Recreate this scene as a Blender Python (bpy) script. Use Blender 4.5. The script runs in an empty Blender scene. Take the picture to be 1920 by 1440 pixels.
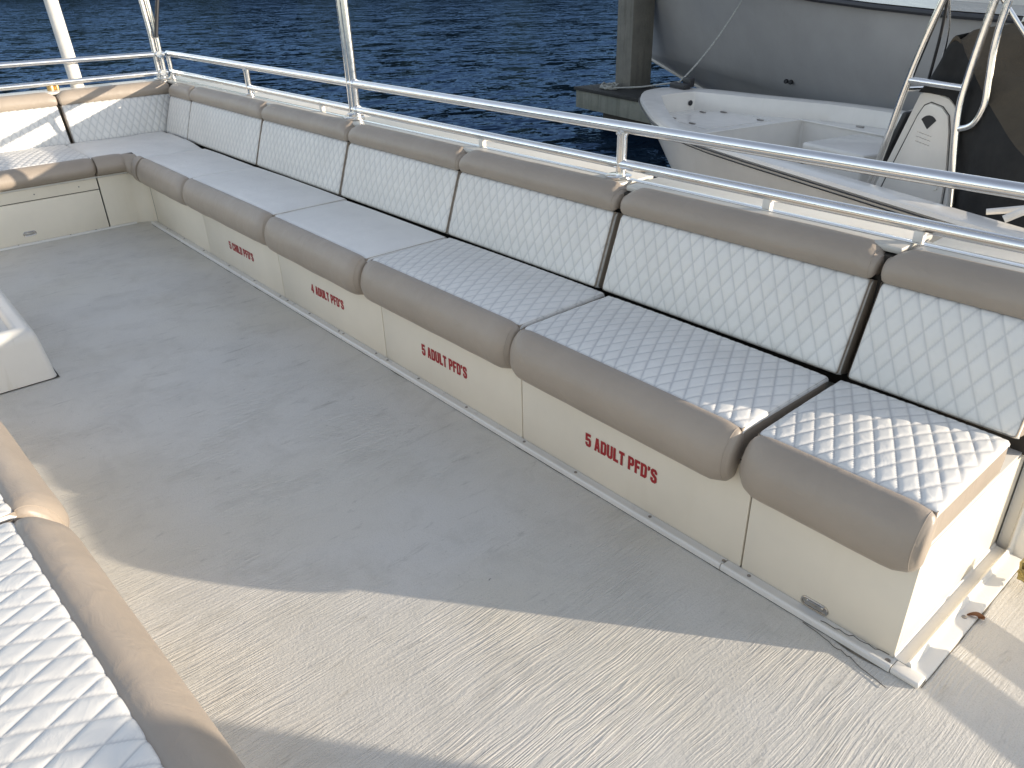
import bpy, bmesh, math, random
from mathutils import Vector, Matrix, noise
random.seed(7)
S = bpy.context.scene
COL = S.collection
PI = math.pi

# ------------------------------------------------------------------ node materials
def mat_new(name):
    m = bpy.data.materials.new(name); m.use_nodes = True
    nt = m.node_tree
    return m, nt, nt.nodes['Principled BSDF']
def nd(nt, typ, **kw):
    n = nt.nodes.new(typ)
    for k, v in kw.items():
        if k.startswith('i_'):
            n.inputs[k[2:].replace('_', ' ')].default_value = v
        else:
            setattr(n, k, v)
    return n
def lk(nt, a, b): nt.links.new(a, b)
def coords(nt, scale=(1, 1, 1), rot=(0, 0, 0)):
    tc = nd(nt, 'ShaderNodeTexCoord'); mp = nd(nt, 'ShaderNodeMapping')
    mp.inputs['Scale'].default_value = scale; mp.inputs['Rotation'].default_value = rot
    lk(nt, tc.outputs['Object'], mp.inputs['Vector'])
    return mp.outputs['Vector']
def noise_n(nt, vec, scale, detail=3, rough=.5, dist=0):
    n = nd(nt, 'ShaderNodeTexNoise')
    n.inputs['Scale'].default_value = scale; n.inputs['Detail'].default_value = detail
    n.inputs['Roughness'].default_value = rough; n.inputs['Distortion'].default_value = dist
    lk(nt, vec, n.inputs['Vector'])
    return n.outputs['Fac']
def ramp(nt, fac, pts):
    r = nd(nt, 'ShaderNodeValToRGB')
    el = r.color_ramp.elements
    while len(el) < len(pts): el.new(.5)
    for e, (p, c) in zip(el, pts):
        e.position = p; e.color = c if len(c) == 4 else (*c, 1)
    lk(nt, fac, r.inputs['Fac'])
    return r.outputs['Color']
def mixc(nt, fac, a, b, blend='MIX'):
    m = nd(nt, 'ShaderNodeMix', data_type='RGBA', blend_type=blend)
    if isinstance(fac, (int, float)): m.inputs[0].default_value = fac
    else: lk(nt, fac, m.inputs[0])
    for idx, v in ((6, a), (7, b)):
        if isinstance(v, tuple): m.inputs[idx].default_value = (*v[:3], 1)
        else: lk(nt, v, m.inputs[idx])
    return m.outputs[2]
def math_n(nt, op, a, b=None, c=None):
    m = nd(nt, 'ShaderNodeMath', operation=op)
    for i, v in enumerate((a, b, c)):
        if v is None: continue
        if isinstance(v, (int, float)): m.inputs[i].default_value = v
        else: lk(nt, v, m.inputs[i])
    return m.outputs[0]
def bump(nt, bsdf, height, dist, strength=1, prev=None):
    b = nd(nt, 'ShaderNodeBump'); b.inputs['Strength'].default_value = strength
    b.inputs['Distance'].default_value = dist
    lk(nt, height, b.inputs['Height'])
    if prev: lk(nt, prev, b.inputs['Normal'])
    lk(nt, b.outputs['Normal'], bsdf.inputs['Normal'])
    return b.outputs['Normal']

def simple(name, col, rough=.4, metal=0, var=.06, vscale=4, bscale=None, bdist=.001, coat=0):
    m, nt, b = mat_new(name)
    v = coords(nt)
    n = noise_n(nt, v, vscale, 5, .6)
    lo = tuple(c*(1-var) for c in col); hi = tuple(min(1, c*(1+var)) for c in col)
    lk(nt, ramp(nt, n, [(.3, lo), (.7, hi)]), b.inputs['Base Color'])
    b.inputs['Roughness'].default_value = rough; b.inputs['Metallic'].default_value = metal
    if coat: b.inputs['Coat Weight'].default_value = coat
    r2 = noise_n(nt, v, vscale*3, 3)
    lk(nt, math_n(nt, 'MULTIPLY_ADD', r2, .16, rough-.08), b.inputs['Roughness'])
    if bscale: bump(nt, b, noise_n(nt, v, bscale, 3), bdist)
    return m

M = {}
def vinyl(name, col, seam_col=None):
    m, nt, b = mat_new(name)
    v = coords(nt)
    big = noise_n(nt, v, 3.5, 4, .6)
    c = ramp(nt, big, [(.3, tuple(x*.93 for x in col)), (.7, tuple(min(1, x*1.05) for x in col))])
    if seam_col:
        at = nd(nt, 'ShaderNodeAttribute', attribute_name='seam')
        c = mixc(nt, math_n(nt, 'MULTIPLY', at.outputs['Fac'], .42), c, seam_col)
    # faint scuffs and grime spots
    spk = noise_n(nt, v, 42, 4, .7)
    c = mixc(nt, ramp(nt, spk, [(.70, (0, 0, 0)), (.80, (.35, .35, .35))]), c, tuple(x*.62 for x in col))
    lk(nt, c, b.inputs['Base Color'])
    rr = noise_n(nt, v, 11, 3)
    lk(nt, math_n(nt, 'MULTIPLY_ADD', rr, .2, .34), b.inputs['Roughness'])
    grain = nd(nt, 'ShaderNodeTexVoronoi'); grain.inputs['Scale'].default_value = 520
    lk(nt, v, grain.inputs['Vector'])
    p = bump(nt, b, grain.outputs['Distance'], .00022, .6)
    bump(nt, b, noise_n(nt, v, 12, 4, .55, .8), .009, .42, p)
    return m
M['white_vinyl'] = vinyl('white_vinyl', (.77, .745, .695), (.40, .40, .40))
M['tan_vinyl'] = vinyl('tan_vinyl', (.355, .295, .235))
M['piping'] = simple('piping', (.36, .30, .24), .5)

def gelcoat(name, col, rough=.28, dirt=.5):
    m, nt, b = mat_new(name)
    v = coords(nt)
    big = noise_n(nt, v, 2.2, 5, .6)
    c = ramp(nt, big, [(.28, tuple(x*.92 for x in col)), (.72, tuple(min(1, x*1.04) for x in col))])
    st = noise_n(nt, coords(nt, (14, 14, 1.5)), 1.0, 5, .65)
    c = mixc(nt, ramp(nt, st, [(.58, (0, 0, 0)), (.78, (dirt*.45,)*3)]), c, (col[0]*.72, col[1]*.68, col[2]*.58))
    spk = noise_n(nt, v, 60, 3, .6)
    c = mixc(nt, ramp(nt, spk, [(.74, (0, 0, 0)), (.80, (dirt*.6,)*3)]), c, (.25, .22, .18))
    lk(nt, c, b.inputs['Base Color'])
    lk(nt, math_n(nt, 'MULTIPLY_ADD', noise_n(nt, v, 9, 3), .18, rough-.09), b.inputs['Roughness'])
    bump(nt, b, noise_n(nt, v, 5, 2), .004, .25)
    return m
M['cream_gelcoat'] = gelcoat('cream_gelcoat', (.82, .745, .61), .34, .22)
M['white_gelcoat'] = gelcoat('white_gelcoat', (.76, .735, .68), .3, .2)
M['cap_gelcoat'] = gelcoat('cap_gelcoat', (.58, .555, .50), .34, .5)
M['boat_gelcoat'] = gelcoat('boat_gelcoat', (.74, .71, .655), .22, .25)
M['old_gelcoat'] = gelcoat('old_gelcoat', (.70, .68, .63), .4, 1.2)
M['grey_hull'] = gelcoat('grey_hull', (.37, .36, .35), .22, .3)
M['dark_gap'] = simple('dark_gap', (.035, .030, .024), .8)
M['red_letter'] = simple('red_letter', (.36, .018, .02), .45, 0, .12, 30)
M['alu'] = simple('polished_aluminium', (.82, .81, .79), .2, 1, .05, 12)
M['steel'] = simple('stainless_steel', (.55, .53, .50), .24, 1, .1, 40)
M['screw'] = simple('screw_steel', (.30, .28, .26), .4, .8, .2, 60)
M['black'] = simple('black_plastic', (.018, .018, .02), .5)
M['dark_line'] = simple('dark_rubber', (.03, .03, .033), .5)
M['white_pipe'] = simple('white_pipe', (.72, .69, .64), .45, 0, .1, 9, 30, .002)
M['brass'] = simple('brass', (.50, .33, .14), .35, .9, .2, 30)
M['rope'] = simple('weathered_rope', (.34, .34, .31), .9, 0, .3, 40, 160, .003)
M['blue_rope'] = simple('blue_rope', (.04, .06, .22), .8, 0, .2, 60)
M['olive_rope'] = simple('frayed_rope', (.32, .26, .10), .9, 0, .5, 60, 120, .003)
M['leaf'] = simple('dead_leaf', (.24, .10, .035), .7, 0, .3, 60)
M['grime'] = simple('grimy_sealant', (.17, .145, .11), .9, 0, .6, 30)
M['thread'] = simple('thread', (.10, .09, .08), .8)
def canvas():
    m, nt, b = mat_new('canvas_cover'); v = coords(nt)
    n = noise_n(nt, v, 3, 5, .6)
    lk(nt, ramp(nt, n, [(.3, (.045, .036, .024)), (.7, (.075, .060, .040))]), b.inputs['Base Color'])
    b.inputs['Roughness'].default_value = .85
    bump(nt, b, noise_n(nt, v, 5, 4, .6, 1.2), .04, .6)
    return m
M['canvas'] = canvas()
M['black_canvas'] = simple('black_canvas', (.012, .012, .012), .85, 0, .3, 5, 6, .02)  # cover canvas on its shaded side, coloured black
def concrete(name, c0, c1):
    m, nt, b = mat_new(name); v = coords(nt)
    n = noise_n(nt, v, 2.5, 8, .65)
    c = ramp(nt, n, [(.3, c0), (.7, c1)])
    s = noise_n(nt, coords(nt, (9, 9, .8)), 1, 5, .6)
    c = mixc(nt, ramp(nt, s, [(.5, (0, 0, 0)), (.75, (.6, .6, .6))]), c, (c0[0]*.5, c0[1]*.5, c0[2]*.42))
    lk(nt, c, b.inputs['Base Color']); b.inputs['Roughness'].default_value = .85
    bump(nt, b, noise_n(nt, v, 25, 5, .65), .012)
    return m
M['pile'] = concrete('weathered_pile', (.13, .125, .108), (.215, .205, .175))
M['dock_top'] = concrete('dark_dock_boards', (.018, .018, .017), (.035, .034, .03))
M['dock_side'] = concrete('dock_fascia', (.16, .17, .14), (.24, .24, .20))

def deck_mat():
    m, nt, b = mat_new('nonskid_deck')
    v = coords(nt)
    big = noise_n(nt, v, .9, 5, .6, .4)
    c = ramp(nt, big, [(.3, (.64, .595, .505)), (.55, (.67, .635, .57)), (.75, (.64, .615, .565))])
    med = noise_n(nt, v, 5.5, 6, .7, .6)
    c = mixc(nt, ramp(nt, med, [(.5, (0, 0, 0)), (.8, (.5, .5, .5))]), c, (.46, .43, .37))
    # scuffs stretched athwart-ships, small black specks
    sc = noise_n(nt, coords(nt, (16, 3.2, 1)), 1.5, 6, .75, .5)
    c = mixc(nt, ramp(nt, sc, [(.58, (0, 0, 0)), (.74, (.75, .75, .75))]), c, (.36, .335, .29))
    gr = noise_n(nt, v, 260, 2, .6)
    c = mixc(nt, ramp(nt, gr, [(.35, (.55, .55, .55)), (.5, (0, 0, 0))]), c, (.50, .47, .40))
    ptc = noise_n(nt, v, 1.7, 3)
    spk = noise_n(nt, coords(nt, (1, .55, 1)), 85, 3, .6)
    spk = math_n(nt, 'MULTIPLY', ramp(nt, spk, [(.67, (0, 0, 0)), (.74, (1, 1, 1))]), ramp(nt, ptc, [(.45, (.05, .05, .05)), (.65, (.8, .8, .8))]))
    c = mixc(nt, spk, c, (.16, .145, .12))
    lk(nt, c, b.inputs['Base Color'])
    lk(nt, math_n(nt, 'MULTIPLY_ADD', med, .25, .42), b.inputs['Roughness'])
    # brushed ridges: strokes of the laying roller running across the boat, wandering and forking
    warp = nd(nt, 'ShaderNodeTexNoise'); warp.inputs['Scale'].default_value = 3.0; warp.inputs['Detail'].default_value = 2
    lk(nt, v, warp.inputs['Vector'])
    wv = nd(nt, 'ShaderNodeVectorMath', operation='SCALE'); wv.inputs['Scale'].default_value = .034
    lk(nt, warp.outputs['Color'], wv.inputs[0])
    ad = nd(nt, 'ShaderNodeVectorMath', operation='ADD'); lk(nt, v, ad.inputs[0]); lk(nt, wv.outputs[0], ad.inputs[1])
    mp = nd(nt, 'ShaderNodeMapping'); mp.inputs['Scale'].default_value = (92, 2.8, 1); mp.inputs['Rotation'].default_value = (0, 0, math.radians(-6))
    lk(nt, ad.outputs[0], mp.inputs['Vector'])
    st = nd(nt, 'ShaderNodeTexNoise'); st.inputs['Scale'].default_value = 1.0; st.inputs['Detail'].default_value = 2.5; st.inputs['Roughness'].default_value = .5
    lk(nt, mp.outputs['Vector'], st.inputs['Vector'])
    ridge = math_n(nt, 'SUBTRACT', 1, math_n(nt, 'MULTIPLY', math_n(nt, 'ABSOLUTE', math_n(nt, 'SUBTRACT', st.outputs['Fac'], .5)), 8.5))
    ridge = math_n(nt, 'MAXIMUM', ridge, 0)
    ridge = math_n(nt, 'POWER', ridge, 1.6)
    mp2 = nd(nt, 'ShaderNodeMapping'); mp2.inputs['Scale'].default_value = (125, 7, 1); mp2.inputs['Rotation'].default_value = (0, 0, math.radians(4))
    lk(nt, ad.outputs[0], mp2.inputs['Vector'])
    st2 = nd(nt, 'ShaderNodeTexNoise'); st2.inputs['Scale'].default_value = 1.0; st2.inputs['Detail'].default_value = 3; st2.inputs['Roughness'].default_value = .6
    lk(nt, mp2.outputs['Vector'], st2.inputs['Vector'])
    sel = ramp(nt, noise_n(nt, v, 3.1, 3), [(.42, (0, 0, 0)), (.58, (1, 1, 1))])
    ridge = math_n(nt, 'ADD', math_n(nt, 'MULTIPLY', ridge, math_n(nt, 'MULTIPLY_ADD', sel, .75, .25)), math_n(nt, 'MULTIPLY', st2.outputs['Fac'], .9))
    patch = ramp(nt, noise_n(nt, coords(nt, (1, 1, 1)), 1.6, 3), [(.35, (.35, .35, .35)), (.62, (1, 1, 1))])
    h = math_n(nt, 'MULTIPLY', ridge, patch)
    p = bump(nt, b, h, .0027, .8)
    p = bump(nt, b, noise_n(nt, v, 95, 4, .65), .0035, .55, p)
    bump(nt, b, noise_n(nt, v, 7, 3), .006, .4, p)
    return m
M['deck'] = deck_mat()

def water_mat():
    m, nt, b = mat_new('harbour_water')
    b.inputs['Base Color'].default_value = (.004, .013, .030, 1)
    b.inputs['Roughness'].default_value = .05; b.inputs['IOR'].default_value = 1.33
    v = coords(nt, (1, 1, 1), (0, 0, math.radians(28)))
    acc = None
    for sc, amp, st in ((.6, .22, .5), (2.6, .46, .40), (7.5, .42, .55), (20, .16, .8)):
        mp = nd(nt, 'ShaderNodeMapping'); mp.inputs['Scale'].default_value = (1, st, 1); mp.inputs['Location'].default_value = (sc*3, sc, 0)
        lk(nt, v, mp.inputs['Vector'])
        n = nd(nt, 'ShaderNodeTexNoise'); n.inputs['Scale'].default_value = sc; n.inputs['Detail'].default_value = 2; n.inputs['Distortion'].default_value = .4
        lk(nt, mp.outputs['Vector'], n.inputs['Vector'])
        a = nd(nt, 'ShaderNodeVectorMath', operation='SUBTRACT'); lk(nt, n.outputs['Color'], a.inputs[0]); a.inputs[1].default_value = (.5, .5, .5)
        k = nd(nt, 'ShaderNodeVectorMath', operation='SCALE'); lk(nt, a.outputs[0], k.inputs[0]); k.inputs['Scale'].default_value = amp*1.25
        if acc is None: acc = k.outputs[0]
        else:
            q = nd(nt, 'ShaderNodeVectorMath', operation='ADD'); lk(nt, acc, q.inputs[0]); lk(nt, k.outputs[0], q.inputs[1]); acc = q.outputs[0]
    f = nd(nt, 'ShaderNodeVectorMath', operation='MULTIPLY'); lk(nt, acc, f.inputs[0]); f.inputs[1].default_value = (1, 1, 0)
    g = nd(nt, 'ShaderNodeVectorMath', operation='ADD'); lk(nt, f.outputs[0], g.inputs[0]); g.inputs[1].default_value = (0, 0, 1)
    h = nd(nt, 'ShaderNodeVectorMath', operation='NORMALIZE'); lk(nt, g.outputs[0], h.inputs[0])
    fr = nd(nt, 'ShaderNodeFresnel'); fr.inputs['IOR'].default_value = 1.33; lk(nt, h.outputs[0], fr.inputs['Normal'])
    gl = nd(nt, 'ShaderNodeBsdfGlossy'); gl.inputs['Color'].default_value = (.145, .24, .42, 1); gl.inputs['Roughness'].default_value = .07
    lk(nt, h.outputs[0], gl.inputs['Normal'])
    df = nd(nt, 'ShaderNodeBsdfDiffuse'); df.inputs['Color'].default_value = (.003, .010, .022, 1)
    mx = nd(nt, 'ShaderNodeMixShader'); lk(nt, fr.outputs[0], mx.inputs[0]); lk(nt, df.outputs[0], mx.inputs[1]); lk(nt, gl.outputs[0], mx.inputs[2])
    lk(nt, mx.outputs[0], nt.nodes['Material Output'].inputs['Surface']); nt.nodes.remove(b)
    return m
M['water'] = water_mat()

# ------------------------------------------------------------------ mesh building
class MB:
    def __init__(s): s.v = []; s.f = []; s.att = {}
    def add(s, vs, fs):
        o = len(s.v); s.v += [tuple(p) for p in vs]; s.f += [tuple(i+o for i in f) for f in fs]
        return o
    def box(s, x0, x1, y0, y1, z0, z1, bev=0, seg=2, fn=None):
        bm = bmesh.new(); bmesh.ops.create_cube(bm, size=1)
        for v in bm.verts:
            v.co = Vector((x0+(v.co.x+.5)*(x1-x0), y0+(v.co.y+.5)*(y1-y0), z0+(v.co.z+.5)*(z1-z0)))
        if bev: bmesh.ops.bevel(bm, geom=bm.edges[:], offset=bev, segments=seg, profile=.5, affect='EDGES')
        s.bm(bm, fn)
    def bm(s, bm, fn=None):
        bm.verts.ensure_lookup_table()
        for i, v in enumerate(bm.verts): v.index = i
        s.add([fn(v.co) if fn else v.co for v in bm.verts], [[v.index for v in f.verts] for f in bm.faces]); bm.free()
    def grid(s, rows, close_u=False, close_v=False, flip=False):
        # rows: list of equal-length point lists
        o = len(s.v); nv = len(rows); nu = len(rows[0])
        for r in rows: s.v += [tuple(p) for p in r]
        for j in range(nv if close_v else nv-1):
            for i in range(nu if close_u else nu-1):
                a = o+j*nu+i; b_ = o+j*nu+(i+1) % nu; c = o+((j+1) % nv)*nu+(i+1) % nu; d = o+((j+1) % nv)*nu+i
                s.f.append((a, d, c, b_) if flip else (a, b_, c, d))
        return o
    def tube(s, pts, r, n=14, caps=True):
        pts = [Vector(p) for p in pts]; rows = []
        t0 = (pts[1]-pts[0]).normalized()
        ref = Vector((0, 0, 1)) if abs(t0.z) < .9 else Vector((1, 0, 0))
        nrm = (ref - t0*ref.dot(t0)).normalized()
        for i, p in enumerate(pts):
            if i == 0: t = t0
            elif i == len(pts)-1: t = (pts[i]-pts[i-1]).normalized()
            else: t = ((pts[i]-pts[i-1]).normalized()+(pts[i+1]-pts[i]).normalized()).normalized()
            nrm = (nrm - t*nrm.dot(t)).normalized(); bn = t.cross(nrm)
            rr = r[i] if isinstance(r, (list, tuple)) else r
            k = 1.0
            if 0 < i < len(pts)-1:
                c = (pts[i]-pts[i-1]).normalized().dot(t); k = 1/max(.5, c)
            rows.append([p + (nrm*math.cos(a)+bn*math.sin(a))*rr*k for a in [2*PI*q/n for q in range(n)]])
        o = s.grid(rows, close_u=True)
        if caps:
            s.f.append(tuple(o+i for i in range(n))[::-1]); L = o+(len(pts)-1)*n
            s.f.append(tuple(L+i for i in range(n)))
    def disc(s, c, axis, r, h, n=16, dome=0):
        c = Vector(c); a = Vector(axis).normalized()
        u = a.orthogonal().normalized(); w = a.cross(u)
        rows = []
        for (rr, hh) in ((r, 0), (r, h*.7), (r*.85, h), (.0001, h+dome)):
            rows.append([c+a*hh+(u*math.cos(q)+w*math.sin(q))*rr for q in [2*PI*k/n for k in range(n)]])
        s.grid(rows, close_u=True)
    def build(s, name, mat, parent=None, smooth=True, loc=None, angle=40):
        me = bpy.data.meshes.new(name)
        off = Vector((0, 0, 0))
        if parent is not None: off = Vector(parent['_wl'])
        elif loc: off = Vector(loc)
        me.from_pydata([(p[0]-off.x, p[1]-off.y, p[2]-off.z) for p in s.v], [], s.f)
        me.update()
        bm = bmesh.new(); bm.from_mesh(me); bmesh.ops.recalc_face_normals(bm, faces=bm.faces[:])
        if smooth:
            ca = math.cos(math.radians(angle))
            for f in bm.faces: f.smooth = True
            for e in bm.edges:
                if len(e.link_faces) == 2 and e.link_faces[0].normal.dot(e.link_faces[1].normal) < ca: e.smooth = False
        bm.to_mesh(me); bm.free()
        me.materials.append(M[mat] if isinstance(mat, str) else mat)
        if s.att:
            a = me.attributes.new('seam', 'FLOAT', 'POINT')
            for i, val in s.att.items(): a.data[i].value = val
        o = bpy.data.objects.new(name, me); COL.objects.link(o)
        if parent is not None:
            o.parent = parent; o['_wl'] = tuple(off)
        else:
            o.location = off; o['_wl'] = tuple(off)
        return o
def thing(name, label, cat, loc, group=None):
    o = bpy.data.objects.new(name, None); COL.objects.link(o)
    o.location = loc; o.empty_display_size = .1
    o['label'] = label; o['category'] = cat; o['_wl'] = tuple(loc)
    if group: o['group'] = group
    return o
def tag(o, label, cat, group=None):
    o['label'] = label; o['category'] = cat
    if group: o['group'] = group
    return o
def struct(o, kind='structure'):
    o['kind'] = kind; return o
def lerp(a, b, t): return a+(b-a)*t
def interp(tab, x):
    if x <= tab[0][0]: return tab[0][1]
    for (a, va), (b, vb) in zip(tab, tab[1:]):
        if x <= b:
            t = (x-a)/(b-a); return va+(vb-va)*t
    return tab[-1][1]
def catmull(P, n=4, closed=False):
    P = [Vector(p) for p in P]; out = []
    N = len(P)
    for i in range(N if closed else N-1):
        p0 = P[i-1] if (closed or i > 0) else P[0]
        p1 = P[i]; p2 = P[(i+1) % N]; p3 = P[(i+2) % N] if (closed or i+2 < N) else P[-1]
        for k in range(n):
            t = k/n
            out.append(.5*((2*p1)+(p2-p0)*t+(2*p0-5*p1+4*p2-p3)*t*t+(3*p1-p0-3*p2+p3)*t**3))
    if not closed: out.append(P[-1])
    return out

# ------------------------------------------------------------------ camera (from vanishing points of the photo)
R = [[0.6544655327757747, 0.7557139596732894, -0.02390141341928645],
     [0.3464003117051739, -0.3277897831113759, -0.8789543117468368],
     [-0.672072682422876, 0.5669658448643228, -0.4763066662332208]]
cam = bpy.data.cameras.new('camera'); co = bpy.data.objects.new('camera', cam); COL.objects.link(co)
mw = Matrix(((R[0][0], -R[1][0], -R[2][0], 6.45927), (R[0][1], -R[1][1], -R[2][1], -1.73411), (R[0][2], -R[1][2], -R[2][2], 1.7), (0, 0, 0, 1)))
co.matrix_world = mw
cam.sensor_width = 36; cam.lens = 1439.5/1920*36; cam.clip_start = .05; cam.clip_end = 3000
S.camera = co

# ------------------------------------------------------------------ light
TANE = .212; AZ = Vector((.793, .609, 0)).normalized()
sun_dir = Vector((AZ.x, AZ.y, TANE)).normalized()
EL = math.atan(TANE)
w = bpy.data.worlds.new('World'); S.world = w; w.use_nodes = True
nt = w.node_tree; bg = nt.nodes['Background']
sky = nt.nodes.new('ShaderNodeTexSky'); sky.sky_type = 'NISHITA'; sky.sun_disc = False
sky.sun_elevation = EL; sky.sun_rotation = math.atan2(AZ.x, AZ.y); sky.air_density = 1.0; sky.dust_density = .35; sky.ozone_density = 2.5
hs = nt.nodes.new('ShaderNodeHueSaturation'); hs.inputs['Saturation'].default_value = .62
nt.links.new(sky.outputs['Color'], hs.inputs['Color']); tn = nt.nodes.new('ShaderNodeMix'); tn.data_type = 'RGBA'; tn.blend_type = 'MULTIPLY'; tn.inputs[0].default_value = 1; tn.inputs[7].default_value = (1.075, .985, .915, 1)   # slight warm tint on the sky as white balance
nt.links.new(hs.outputs['Color'], tn.inputs[6]); nt.links.new(tn.outputs[2], bg.inputs['Color']); bg.inputs['Strength'].default_value = .15
sl = bpy.data.lights.new('sun', 'SUN'); so = bpy.data.objects.new('sun', sl); COL.objects.link(so)
sl.energy = 2.9; sl.angle = math.radians(.5); sl.color = (1.0, .88, .72)
so.rotation_euler = sun_dir.to_track_quat('Z', 'Y').to_euler()
so.location = (20, 15, 8)
S.view_settings.view_transform = 'Standard'; S.view_settings.look = 'None'; S.view_settings.exposure = 1.2; S.view_settings.gamma = 1

# ------------------------------------------------------------------ setting: water, deck
WZ = -.62
m = MB(); m.grid([[(x, y, WZ) for x in (-900, -100, -20, 0, 20, 100, 900)] for y in (-900, -100, -20, 0, 20, 100, 900)])
struct(m.build('water', 'water', loc=(0, 0, WZ)))
m = MB(); m.grid([[(x, y, 0) for x in (-.10, 2, 4, 6, 9.6)] for y in (-3.2, -2, -1, 0, .80)])
struct(m.build('deck', 'deck'))

M['shore'] = simple('shore_trees', (.022, .028, .016), .9, 0, .4, .15)
m = MB(); rows = []
for (r0, zf) in ((190, 0), (192, .55), (205, 1.0), (235, .8), (260, 0)):
    row = []
    for k in range(181):
        a = math.radians(95+k*.85)
        hgt = 17+9*noise.noise(Vector((k*.13, 3, 0)))+4*noise.noise(Vector((k*.9, 7, 0)))
        rr = r0+10*noise.noise(Vector((k*.2, r0, 1)))
        row.append((rr*math.cos(a), rr*math.sin(a), WZ-.2+hgt*zf))
    rows.append(row)
m.grid(rows); struct(m.build('far_shore', 'shore'))

# ------------------------------------------------------------------ cushions
class Frame:  # local (s along, d away from the roll, n out of the padded face) to world
    def __init__(f, o, s, d, n): f.o = Vector(o); f.s = Vector(s).normalized(); f.d = Vector(d).normalized(); f.n = Vector(n).normalized()
    def __call__(f, s, d, n): return f.o+f.s*s+f.d*d+f.n*n
ROLL = [(.014, -.010), (-.002, .003), (-.014, .006), (-.032, .002), (-.056, -.016), (-.078, -.046), (-.091, -.082), (-.094, -.118), (-.084, -.152), (-.062, -.178), (-.034, -.190), (-.012, -.188)]
BACKROLL = [(0, 0), (-.012, .012), (-.035, .022), (-.065, .022), (-.092, .010), (-.112, -.014), (-.122, -.045), (-.118, -.08), (-.10, -.105)]
def roll_mesh(F, L, prof, seed, s0=0, endr=.016, inner=(.014, -.12), amp=1.0, pr_len=.07, pr_dep=.30):
    m = MB(); pr = [Vector((p[0], p[1], 0)) for p in prof]
    pr = catmull(pr, 3); pr = [(p.x, p.y) for p in pr]+[inner, (inner[0], -.03)]
    cx = sum(p[0] for p in pr)/len(pr); cy = sum(p[1] for p in pr)/len(pr)
    ss = [0, .003, .008, endr] + [lerp(endr, L-endr, (k+1)/(int(L/.035)+1)) for k in range(int(L/.035))] + [L-endr, L-.008, L-.003, L]
    rows = []
    for s in ss:
        e = min(s, L-s); k = 1-.085*(1-min(1, e/endr))**2.2
        # soft padding: slow swell, and ends that round off in plan
        wv = amp*(.012*noise.noise(Vector((s*3.1+seed*7.3, seed, 0)))+.006*noise.noise(Vector((s*9+seed*3, 4.2, seed))))
        x_ = max(0, 1-e/pr_len); kd = 1-pr_dep*x_**2.2; kb = 1-.5*pr_dep*x_**2.4
        row = []
        for (a, b) in pr:
            q = 1+wv*(2.2 if a < -.02 else 0)+.02*amp*noise.noise(Vector((s*6, a*14+seed, b*14)))*(1 if a < -.02 else 0)
            aa = a*kd if a < 0 else a; row.append(F(s0+s, cx+(aa-cx)*k*q, cy+(b-cy)*k*q*kb))
        rows.append(row)
    n = len(pr); o = m.grid(rows, close_u=True)
    for base, sg in ((o, -1), (o+(len(rows)-1)*n, 1)):
        sc = s0+(0 if sg < 0 else L)
        ring = []
        for (a, b) in pr: ring.append(F(sc+sg*.005, cx+((a*(1-pr_dep) if a < 0 else a)-cx)*.80, cy+(b-cy)*.80*(1-.5*pr_dep)))
        r0 = m.add(ring, [])
        for i in range(n): m.f.append((base+i, base+(i+1) % n, r0+(i+1) % n, r0+i))
        c0 = m.add([F(sc+sg*.008, cx*.9, cy)], [])
        for i in range(n): m.f.append((r0+i, r0+(i+1) % n, c0))
    return m
def roll_piping(F, L, prof, s0, parent, k=.985):
    pr = catmull([Vector((p[0], p[1], 0)) for p in prof], 3)
    cx = sum(p.x for p in pr)/len(pr); cy = sum(p.y for p in pr)/len(pr)
    kd = 1-.30*(1-.012/.07)**2.2; kb = 1-.15*(1-.012/.07)**2.4
    for s in (L-.012,):
        m = MB(); m.tube([F(s0+s, cx+((p.x*kd if p.x < 0 else p.x)-cx)*k, cy+(p.y-cy)*k*kb) for p in pr], .0016, 6)
        m.build('piping', 'piping', parent)
QW, QL = .058, .106
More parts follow.
